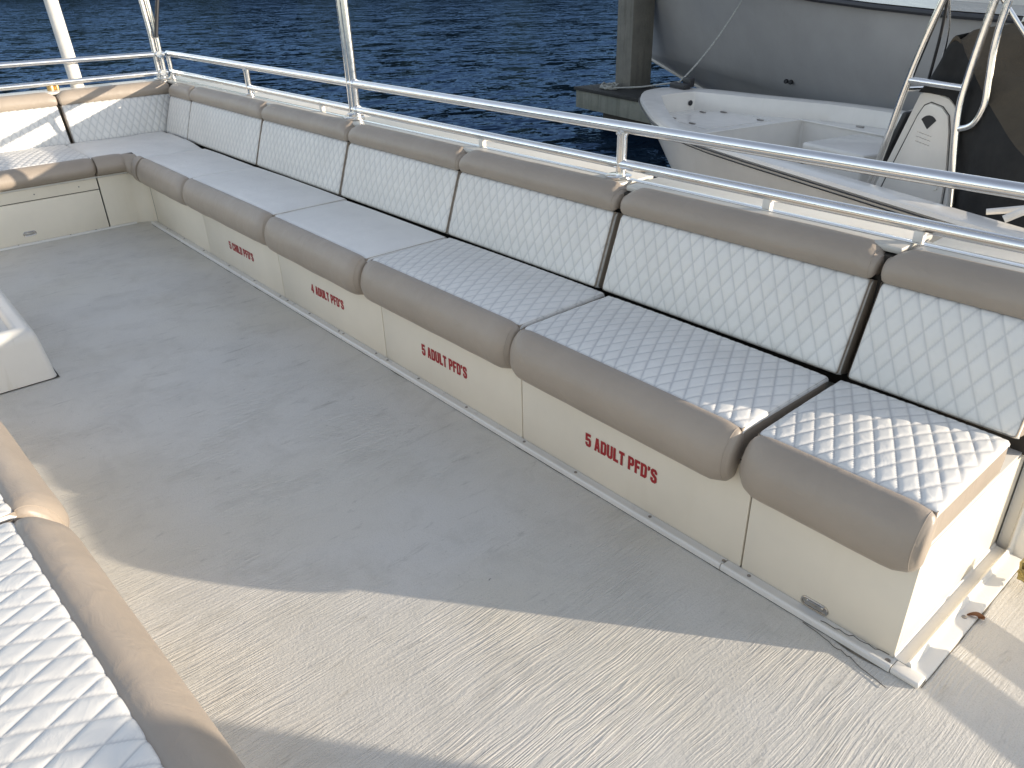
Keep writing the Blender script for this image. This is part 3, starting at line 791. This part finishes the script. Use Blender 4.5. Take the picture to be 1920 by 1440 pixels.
# unseen ladder added by the opening to throw two shadow bands on the deck
gt = thing('shadow_caster', 'low unseen ladder by the opening past the right photo edge', 'caster', (7, .4, 0))
gd = Vector((.97, -.22, 0)).normalized(); gn = Vector((.22, .97, 0)).normalized(); g0 = Vector((6.07, .53, 0))
fg = lambda c: g0+gd*c.x+gn*c.y+Vector((0, 0, c.z))
for s0, z0, z1 in ((.14, .045, .087), (.41, .1025, .150)):
    m = MB(); m.box(s0, 1.55, -.010, .010, z0, z1, .006, 2, fg); m.build('shadow_slat', 'white_gelcoat', gt)
for q in (.75, 1.1, 1.45):
    m = MB(); m.box(q, q+.04, .011, .028, .001, .148, .004, 2, fg); m.build('slat_support', 'alu', gt)

# ------------------------------------------------------------------ step box at left
sb = thing('deck_box', 'scuffed white moulded deck box with raised lid at the left photo edge', 'box', (1.9, -1.7, 0))
def ringbox(m, x0, x1, y0, y1, levels, r):
    rows = []
    for z, ins in levels:
        row = []
        for (cx, cy, a0) in ((x1, y1, 0), (x0, y1, 90), (x0, y0, 180), (x1, y0, 270)):
            for k in range(6):
                a = math.radians(a0+90*k/5); rr = max(.004, r-ins*.2)
                qx = cx+(-1 if cx == x1 else 1)*(ins+rr); qy = cy+(-1 if cy == y1 else 1)*(ins+rr)
                row.append((qx+rr*math.cos(a), qy+rr*math.sin(a), z))
        rows.append(row)
    o = m.grid(rows, close_u=True); n = 24; m.f.append(tuple(o+(len(rows)-1)*n+i for i in range(n)))
m = MB(); ringbox(m, 1.25, 2.487, -2.25, -1.272, [(.004, 0), (.02, .003), (.20, .022), (.238, .030), (.256, .046), (.262, .062), (.262, .085), (.258, .100), (.236, .114), (.234, .14)], .03)
m.build('body', 'old_gelcoat', sb, angle=50)
m = MB(); ringbox(m, 1.40, 2.335, -2.12, -1.41, [(.232, 0), (.25, .012), (.30, .036), (.335, .06), (.35, .09), (.352, .14)], .05)
m.build('lid', 'white_gelcoat', sb, angle=50)
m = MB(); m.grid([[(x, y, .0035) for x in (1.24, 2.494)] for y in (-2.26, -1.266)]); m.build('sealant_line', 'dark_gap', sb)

# ------------------------------------------------------------------ small loose things on deck
m = MB(); rows = []
for i in range(9):
    t = i/8; wv = .015*math.sin(PI*t)**.8
    rows.append([(6.076+.05*(t-.5)*.8, .329+.05*(t-.5)*.6+wv*s*.9-.0, .006+.010*abs(s)+.004*math.sin(t*5)) for s in (-1, -.5, 0, .5, 1)])
m.grid(rows); o = m.build('dead_leaf', 'leaf', loc=(6.076, .329, .004)); tag(o, 'small brown dead leaf on deck beside the bench end', 'leaf')
m = MB()
def wander(a, b, n, j, z): 
    a = Vector(a); b = Vector(b); out = []
    for i in range(n+1):
        p = a.lerp(b, i/n); q = noise.noise(Vector((i*.5, j, 1)))*.02*math.sin(PI*i/n); out.append((p.x+q, p.y-q, z+.001*abs(noise.noise(Vector((i*1.7, j, 3))))))
    return out
m.tube(wander((5.75, -.052, 0), (6.02, -.10, 0), 18, 2.2, .004), .0012, 5)
tag(m.build('loose_thread', 'thread', loc=(5.9, -.06, .003)), 'thin dark loose thread on deck by the near bench corner', 'thread')
m = MB(); m.tube(wander((5.79, -.030, 0), (5.98, -.006, 0), 14, 6.1, .024), .0013, 5)
tag(m.build('loose_thread', 'thread', loc=(5.9, -.02, .022)), 'thin dark thread lying on the white base moulding', 'thread')
m = MB()
for k in range(5):
    pts = []
    for i in range(30):
        a = i*.55+k*1.3; r_ = .020+.018*noise.noise(Vector((i*.3, k*2.1, 0)))
        pts.append((6.125+r_*math.cos(a), .575+r_*math.sin(a)*1.2, .03+.045*abs(noise.noise(Vector((i*.22, k, 5))))+.01*k))
    m.tube(pts, .005, 6)
tag(m.build('frayed_rope', 'olive_rope', loc=(6.12, .57, .02)), 'tuft of frayed yellowish rope at the right photo edge', 'rope')

# ------------------------------------------------------------------ small white boat
A = Vector((.972, -.235, 0)).normalized(); Bv = Vector((.235, .972, 0)).normalized(); O = Vector((.0, 6.02, 0))-A*.45+Bv*.14
def BP(s, w, z): return O+A*s+Bv*(w+.18*max(0, 1-s/1.6))+Vector((0, 0, z))   # blunt bow set a little to one side
HB = [(.3, .05), (.33, .18), (.4, .29), (.54, .41), (.75, .55), (1.0, .68), (1.36, .84), (1.8, 1.05), (2.31, 1.27), (2.85, 1.38), (3.6, 1.42), (5, 1.42), (6.2, 1.43), (8, 1.36)]
HZ = [(0, .32), (1, .30), (2.2, .275), (3.6, .25), (5, .21), (6.2, .18), (8, .16)]
def hb(s): return interp(HB, s)
def hz(s): return interp(HZ, s)
boat = thing('fishing_boat', 'open white centre-console boat moored between the pier and our rail', 'boat', tuple(BP(3.8, 0, WZ)))
ST = [.3, .31, .33, .36, .4, .46, .54, .65, .75, .9, 1.1, 1.4, 1.8, 2.2, 2.6, 3.0, 3.6, 4.3, 5.2, 6.2, 7.6]
rows = []
for s in ST:
    b = hb(s); z = hz(s); k = min(1, max(0, s-.25)/2.0)**.6
    row = []
    for sg in (-1, 1):
        sec = [(b, z), (b*.985, z-.05), (b*lerp(.74, .95, k), lerp(z-.25, z-.30, k)), (b*lerp(.45, .87, k), lerp(-.32, -.28, k)), (b*lerp(.2, .75, k), lerp(-.60, -.46, k)), (0, lerp(-.72, -.85, k))]
        if sg > 0: sec = sec[:-1][::-1]
        for (ww, zz) in sec:
            rake = max(0, z-.05-zz)*.95*max(0, 1-s/2.6)
            row.append(BP(s+rake, sg*ww, zz))
    rows.append(row)
m = MB(); m.grid(rows); n = len(rows[0]); o = (len(rows)-1)*n; m.f.append(tuple(o+i for i in range(n)))
m.build('hull', 'boat_gelcoat', boat, angle=35)
CW = .20
def inner(s): return max(.02, hb(s)-CW-.13*max(0, 1-(s-.3)/1.7))
S_IN = .74
rows = []
for side in (-1, 1):
    half = []
    for s in ST:
        b = hb(s); z = hz(s); si = max(s, S_IN+.0*s)
        bi = inner(si)*(1 if s >= S_IN else max(.02, ((s-.3)/(S_IN-.3)))**.8)
        half.append([BP(s-(.025 if s < .4 else 0), side*(b+.022), z-.012), BP(s-(.018 if s < .4 else 0), side*(b+.012), z+.014), BP(s+.015, side*max(.005, b-.03), z+.024),
                     BP(lerp(s, si, .6), side*lerp(max(.005, b-.03), bi, .6), z+.021), BP(si, side*(bi+.004), z+.016), BP(si+.004, side*max(.002, bi-.004), z-.002), BP(si+.012, side*max(.001, bi-.016), .112 if s < 2.35 else -.34)])
    rows += half[::-1] if side < 0 else half
m = MB(); m.grid(rows); m.build('gunwale', 'boat_gelcoat', boat, angle=40)
for side in (-1, 1):
    m = MB(); m.tube([BP(s-.02, side*(hb(s)+.022), hz(s)-.030) for s in ST], .006, 8); m.build('rub_rail', 'dark_line', boat)
m = MB(); m.tube([BP(s+.06, -(hb(s)*.99+.006), hz(s)-.070) for s in ST[6:]], .0045, 6); m.build('pin_stripe', 'dark_line', boat)
# foredeck with an extension down the far side, cockpit sole, bulkheads
DZ = .115; SE = 2.04; WF = .84
m = MB()
rows = [[BP(lerp(S_IN+.01, SE, t), q*(inner(lerp(S_IN+.01, SE, t))-.014), DZ) for q in (-1, -.75, -.5, -.25, 0, .25, .5, .75, 1)] for t in (0, .06, .15, .3, .5, .75, 1)]
m.grid(rows)
m.grid([[BP(s, w_ if w_ < 1 else inner(s)-.014, DZ) for w_ in (WF, 2)] for s in (SE+.0005, 2.5, 3, 3.6, 4.5, 6, 7.3)])
m.build('foredeck', 'boat_gelcoat', boat)
m = MB(); m.grid([[BP(SE-.001, w_, z) for w_ in (-inner(SE)+.01, -.4, .2, WF-.02)]+[BP(SE+.02, WF, z)]+[BP(s, WF+.001, z) for s in (2.4, 3, 4, 5.5, 7.3)] for z in (DZ-.001, DZ-.02, -.34)])
m.build('bulkhead', 'boat_gelcoat', boat)
m = MB(); m.tube([BP(SE-.012, w_, DZ+.002) for w_ in (-.85, .2, WF-.02)]+[BP(s, WF-.006, DZ+.002) for s in (2.1, 3, 4.4)], .010, 8); m.build('deck_lip', 'boat_gelcoat', boat)
m = MB(); m.grid([[BP(s, q, -.35) for q in (-1.25, 0, WF)] for s in (1.95, 3, 4.5, 6, 7.3)]); m.build('cockpit_sole', 'boat_gelcoat', boat)
for (s, w_) in ((1.50, -.30), (1.13, .43), (1.19, .84), (1.77, .46), (2.26, 1.22), (2.67, 1.02), (.98, .22), (1.1, -.30)):
    m = MB(); c = BP(s, w_, DZ); m.box(-.045, .045, -.014, .014, .001, .014, .004, 2, lambda p, c=c: c+A*p.x+Bv*p.y+Vector((0, 0, p.z))); m.build('hatch_hinge', 'screw', boat)
m = MB(); a, b, c, d = .95, 1.85, -.38, .55
m.tube([BP(a, c, DZ+.001), BP(b, c, DZ+.001), BP(b, d, DZ+.001), BP(a, d, DZ+.001), BP(a, c, DZ+.001)], .004, 5)
m.build('hatch_seam', 'old_gelcoat', boat)
for (s, side) in ((2.9, -1), (3.1, 1)):
    m = MB(); c = BP(s, side*(hb(s)-.09), hz(s)+.03)
    m.tube([c-A*.10, c-A*.06+Vector((0, 0, .02)), c+A*.06+Vector((0, 0, .02)), c+A*.10], .011, 8)
    for q in (-.03, .03): m.tube([c+A*q-Vector((0, 0, .03)), c+A*q+Vector((0, 0, .02))], .011, 8)
    m.build('cleat', 'screw', boat)
m = MB(); c = BP(.50, .20, .335); fb = lambda p: c+A*p.x+Bv*p.y+Vector((0, 0, p.z))
m.box(-.16, .12, -.06, .05, 0, .06, .01, 2, fb); m.box(-.06, .08, .06, .14, .01, .12, .012, 2, fb); m.build('bow_chock', 'black', boat)
m = MB(); m.disc(BP(S_IN+.018, .18, .20), A, .032, .006, 14); m.build('bow_light', 'black', boat)
m = MB(); m.box(3.02, 3.72, -.14, .62, -.34, .07, .03, 3, lambda p: BP(p.x, p.y, p.z)); m.build('cooler_seat', 'boat_gelcoat', boat)
m = MB(); m.box(3.00, 3.74, -.16, .64, .075, .145, .025, 3, lambda p: BP(p.x, p.y, p.z)); m.build('seat_pad', 'boat_gelcoat', boat)
CN = -.44
cp_ = [(4.00, -.34), (4.17, .18), (4.36, .77), (4.42, .805), (4.62, .765), (4.68, .72), (4.765, .59), (4.81, .24), (4.88, -.34)]
m = MB(); rows = [[BP(s, w_, z) for s, z in cp_] for w_ in (CN, CN+.025, .44, .46)]
rows[0] = [BP(4.5+(s-4.5)*.955, CN, .2+(z-.2)*.975) for s, z in cp_]
m.grid(rows, close_u=True); n = len(cp_); m.f += [tuple(range(n)), tuple(3*n+i for i in range(n))]
con = m.build('console', 'boat_gelcoat', boat, angle=35)
dp = [(4.17, -.10), (4.25, .16), (4.39, .60), (4.43, .68), (4.48, .705), (4.58, .685), (4.645, .63), (4.68, .52), (4.74, .20), (4.76, -.10)]
m = MB(); m.grid([[BP(s, CN-.003, z) for s, z in dp], [BP(s, CN-.010, z) for s, z in dp], [BP(4.48+(s-4.48)*.95, CN-.013, .3+(z-.3)*.975) for s, z in dp]], close_u=True)
m.f.append(tuple(2*len(dp)+i for i in range(len(dp)))); door = m.build('door', 'boat_gelcoat', con, angle=30)
m = MB(); m.tube([BP(s, CN-.0045, z) for s, z in [(4.48+(a-4.48)*1.05, .3+(b-.3)*1.02) for a, b in dp]], .0035, 5); m.build('door_gap', 'dark_line', door)
m = MB()
fan = [BP(4.50, CN-.0145, .515)]+[BP(4.50+.088*math.cos(a), CN-.0145, .515+.105*math.sin(a)) for a in [math.radians(q) for q in (140, 124, 108, 92, 76, 60, 44)]]
m.add(fan, [tuple(range(len(fan)))]); m.build('emblem', 'black', door, smooth=False)
for k in range(3):
    m = MB(); m.add([BP(4.42, CN-.0145, .485-.035*k), BP(4.55, CN-.0145, .465-.035*k), BP(4.55, CN-.0145, .470-.035*k), BP(4.42, CN-.0145, .490-.035*k)], [(0, 1, 2, 3)]); m.build('vent_line', 'steel', door, smooth=False)
m = MB(); m.disc(BP(4.68, CN-.012, .10), -Bv, .024, .01, 14); m.build('door_latch', 'old_gelcoat', door)
m = MB(); m.box(4.02, 4.07, -.36, .30, .16, .60, .02, 2, lambda p: BP(p.x+(p.z-.1)*.32, p.y, p.z)); m.build('windscreen_cover', 'black', con)
TR = .028; NW = -.57
def leg(pts, r=TR):
    m = MB(); m.tube(catmull([BP(*p) for p in pts], 5), r, 12); return m
fr = [(4.08, NW, -.34), (4.22, NW, .25), (4.335, NW, .86), (4.48, NW, 1.42), (4.70, NW+.03, 2.2)]
af = [(4.97, NW, -.34), (4.91, NW, .10), (4.815, NW, .62), (4.81, NW, .90), (4.87, NW, 1.42), (4.98, NW+.03, 2.2)]
af2 = [(4.84, NW, .58), (4.94, NW, .63), (4.985, NW, .76), (4.97, NW, .93), (4.95, NW, 1.15), (4.97, NW, 1.45), (5.06, NW+.03, 2.2)]
for q, r_ in ((fr, TR), (af, TR), (af2, .025)): leg(q, r_).build('tower_leg', 'alu', boat)
for p in (fr, af): leg([(s, -w_-.02, z) for s, w_, z in p]).build('tower_leg', 'alu', boat)
leg([(4.335, NW, .87), (4.57, NW, .865), (4.815, NW, .86)], .025).build('tower_rung', 'alu', boat)
leg([(4.335, NW, .80), (4.33, 0, .78), (4.335, -NW-.02, .80)], .02).build('tower_rung', 'alu', boat)
leg([(4.50, NW, 1.5), (4.47, NW+.14, 1.25), (4.41, NW+.24, .95), (4.39, NW+.25, .6)], .011).build('tower_stay', 'alu', boat)
leg([(4.51, NW, 1.5), (4.45, NW+.10, 1.2), (4.37, NW+.18, .80)], .011).build('tower_stay', 'black', boat)
leg([(4.88, NW, 1.48), (5.10, NW+.1, 1.2)], .016).build('tower_rung', 'alu', boat)
for pts, r_ in (([(5.75, -1.28, .24), (5.82, -1.22, .30), (6.05, -1.16, .28), (6.25, -1.12, .30)], .026), ([(5.55, -1.15, .22), (5.75, -1.02, .27), (5.95, -1.2, .29)], .020)):
    m = MB(); m.tube([BP(*q) for q in pts], r_, 8); m.build('grab_handle', 'white_pipe', boat)
# cover draped over helm and leaning post: flank black as its shaded side, top olive as lit
cv = thing('boat_cover', 'dark canvas cover, black where shaded and olive where lit, draped over the helm behind the console', 'cover', tuple(BP(5.1, 0, -.3)))
fold = [(4.38, -.43, .80), (4.46, -.43, .99), (4.54, -.42, 1.185), (4.70, -.46, 1.045), (4.88, -.52, .88), (5.10, -.58, .70), (5.4, -.66, .50), (5.8, -.70, .36)]
bot = [(4.38, -.455, .775), (4.50, -.46, .775), (4.66, -.465, .745), (4.79, -.47, .52), (4.90, -.50, -.20), (5.15, -.58, -.30), (5.45, -.68, -.31), (5.85, -.72, -.31)]
ridge = [(4.40, .30, .84), (4.50, -.05, 1.04), (4.56, -.30, 1.20), (4.72, -.16, 1.25), (4.92, -.08, 1.285), (5.2, -.02, 1.24), (5.5, .05, 1.12), (5.85, .05, .9)]
farb = [(4.44, .47, .80), (4.5, .50, .80), (4.6, .52, .76), (4.8, .54, .40), (4.95, .58, -.2), (5.2, .66, -.3), (5.5, .72, -.31), (5.85, .74, -.31)]
def sheet(rowsP, seed, wob):
    cs = [[BP(*p) for p in r_] for r_ in rowsP]; cs = [catmull(c, 5) for c in cs]
    m = MB(); out = []
    for k in range(len(cs)-1):
        for t in range(8):
            row = []
            for i in range(len(cs[0])):
                p = cs[k][i].lerp(cs[k+1][i], t/8)
                e = 4*(t/8)*(1-t/8)
                p = p-Bv*(.06*e*(1 if k == 0 else 0))*wob+Vector((0, 0, -.05*e*wob))
                q = noise.noise(p*3.2+Vector((seed, 0, 0)))*.045+noise.noise(Vector((p.x*9, p.y*2, p.z*2)))*.02
                row.append(p-Bv*q*e+Vector((0, 0, q*e)))
            out.append(row)
    out.append(cs[-1]); m.grid(out); return m
sheet([bot, fold], 3, .4).build('black_flank', 'black_canvas', cv, angle=80)
sheet([fold, ridge, farb], 8, 1).build('olive_top', 'canvas', cv, angle=80)
m = MB(); m.add([BP(*farb[0]), BP(*ridge[0]), BP(*ridge[1]), BP(*ridge[2]), BP(*fold[2]), BP(*fold[1]), BP(*fold[0])], [(0, 1, 6), (1, 2, 5, 6), (2, 3, 4, 5)]); m.build('front_flap', 'black_canvas', cv)

# ------------------------------------------------------------------ pier with square pile, ropes
pier = thing('pier', 'dark topped finger pier with pale fascia beyond the small boat', 'pier', (-2.2, 8.3, WZ))
PZ = -.10
p0 = Vector((-3.37, 8.167, 0)); pd = Vector((.979, -.204, 0)).normalized(); pn = Vector((.204, .979, 0)).normalized()
def PP(c): return p0+pd*c.x+pn*c.y+Vector((0, 0, c.z))
m = MB(); m.box(-.03, 2.4, -.03, 1.0, PZ-.05, PZ, .008, 2, PP); m.build('deck_boards', 'dock_top', pier)
for a, b in ((0, .66), (.665, 2.37)):
    m = MB(); m.box(a, b, 0, .06, PZ-.33, PZ-.052, .006, 2, PP); m.build('fascia', 'dock_side', pier)
m = MB(); m.box(0, .06, .062, .95, PZ-.33, PZ-.052, .006, 2, PP); m.build('end_fascia', 'dock_side', pier)
m = MB(); m.box(.665, 2.3, .10, .90, WZ-.3, PZ-.34, .006, 2, PP); m.build('float', 'dark_gap', pier)
m = MB(); m.box(.42, .84, .50, .93, WZ-1, 3.2, .02, 2, PP)
tag(m.build('pile', 'pile', loc=tuple(PP(Vector((.56, .66, WZ))))), 'thick square weathered pile standing through the pier end', 'pile')
m = MB(); c = PP(Vector((.38, .90, 0)))
m.tube([(c.x-.02, c.y-.02, 2.2), (c.x-.03, c.y-.02, 1.2), (c.x-.01, c.y-.03, .55)], .012, 6)
tag(m.build('blue_rope', 'blue_rope', loc=(c.x, c.y, .5)), 'thin blue rope hanging down the left side of the square pile', 'rope')
m = MB()
for k in range(7):
    pts = []
    for i in range(22):
        a = i*.42+k*.9; r_ = .11+.05*noise.noise(Vector((i*.3, k*1.7, 0)))
        q = PP(Vector((.62+r_*1.5*math.cos(a), .25+r_*math.sin(a), PZ+.02+.10*abs(noise.noise(Vector((i*.25, k, 2)))))))
        pts.append(q)
    m.tube(pts, .012, 6)
tag(m.build('rope_pile', 'rope', loc=tuple(PP(Vector((.6, .25, PZ))))), 'tangle of pale rope on the pier at the foot of the pile', 'rope')

# ------------------------------------------------------------------ large grey hull behind
yt = thing('motor_yacht', 'large grey hulled yacht towering behind the small white boat', 'boat', (4, 9, WZ))
XS = [0, .1, .25, .5, .9, 1.4, 2.0, 2.7, 3.5, 4.5, 5.3, 6.1, 7, 8, 9.5, 12, 16]
HS = [(0, 1.95), (2.0, 1.68), (3.4, 1.44), (4.8, 1.29), (6.05, 1.22), (6.85, 1.175), (8.8, 1.10), (17, 1.0)]
SX = [(-.75, .2), (-.35, -1.2), (-.095, -2.05), (.06, -2.48), (.243, -2.95), (1.2, -3.6), (2.0, -4.1)]
def yz(x): return interp(HS, x)
YX, YY = -3.3, 9.6
def ysec(x):
    k = min(1, x/6.0); z = yz(x)
    return [(2.45*k**.66, z), (2.40*k**.68, z-.05), (2.30*k**.74, z-.45), (2.14*k**.85, lerp(.5, .15, k)), (2.04*k**.95, lerp(.25, -.15, k)), (1.95*k, -.35), (1.8*k**1.15, -.75)]
def yside(xw, z):
    sec = sorted([(zz, dy) for dy, zz in ysec(xw-YX)]); return YY-interp(sec, z)
rows = []
for x in XS:
    row = []
    for (dy, z) in ysec(x):
        row.append((YX+x+(interp(SX, z)-YX)*max(0, 1-x/5.2), YY-dy, z))
    rows.append(row)
m = MB(); m.grid([catmull(r_, 3) for r_ in rows])
m.grid([[(p[0], YY+(YY-p[1])*1.2, p[2]) for p in catmull(r_, 3)] for r_ in rows])
m.build('hull', 'grey_hull', yt, angle=50)
m = MB(); m.tube([Vector(r_[0])+Vector((0, -.015, -.03)) for r_ in rows], .03, 8); m.build('rub_rail', 'dark_line', yt)
m = MB(); m.grid([[(r_[0][0], r_[0][1]+.0, r_[0][2]+.01) for r_ in rows], [(r_[0][0], YY+(YY-r_[0][1])*1.2, r_[0][2]+.01) for r_ in rows]]); m.build('deck', 'grey_hull', yt)  # white deck coloured hull grey to stand in for shade
m = MB(); m.tube([Vector(p)+Vector((-.01, -.01, 0)) for p in catmull(rows[0], 2)], .03, 8); m.build('lit_stem_edge', 'boat_gelcoat', yt)  # pale colour paints in the lit edge of the stem
m = MB(); m.box(2.2, 9.5, 8.5, 10.9, 1.0, 2.1, .15, 3); m.box(3.4, 9.0, 8.8, 10.6, 2.1, 3.2, .2, 3); m.build('cabin', 'boat_gelcoat', yt)
for dx in (0, .085):
    m = MB(); px_ = .60+dx; m.disc((px_, yside(px_, .29)+.01, .29), (0, -1, 0), .03, .03, 14); m.build('exhaust_port', 'black', yt)
m = MB(); m.disc((.10, yside(.10, 1.32)+.02, 1.32), (0, -1, 0), .06, .05, 12); m.build('hawse_fitting', 'steel', yt)
# mooring line from the bow of the small boat up to the yacht
a = BP(.42, .22, .40); b = Vector((-.05, yside(-.05, 1.40)-.02, 1.40)); pts = []
for i in range(21):
    t = i/20; p = a.lerp(b, t); p.z -= .16*4*t*(1-t)*.6; pts.append(p)
m = MB(); m.tube(pts, .011, 7)
c0 = PP(Vector((.75, .25, PZ+.03)))
m.tube([c0, c0.lerp(a, .5)-Vector((0, 0, .02)), a], .011, 7)
tag(m.build('mooring_line', 'rope', loc=tuple(a)), 'pale mooring line rising from the small bow across the grey hull', 'rope')

for o in bpy.data.objects:
    if '_wl' in o: del o['_wl']
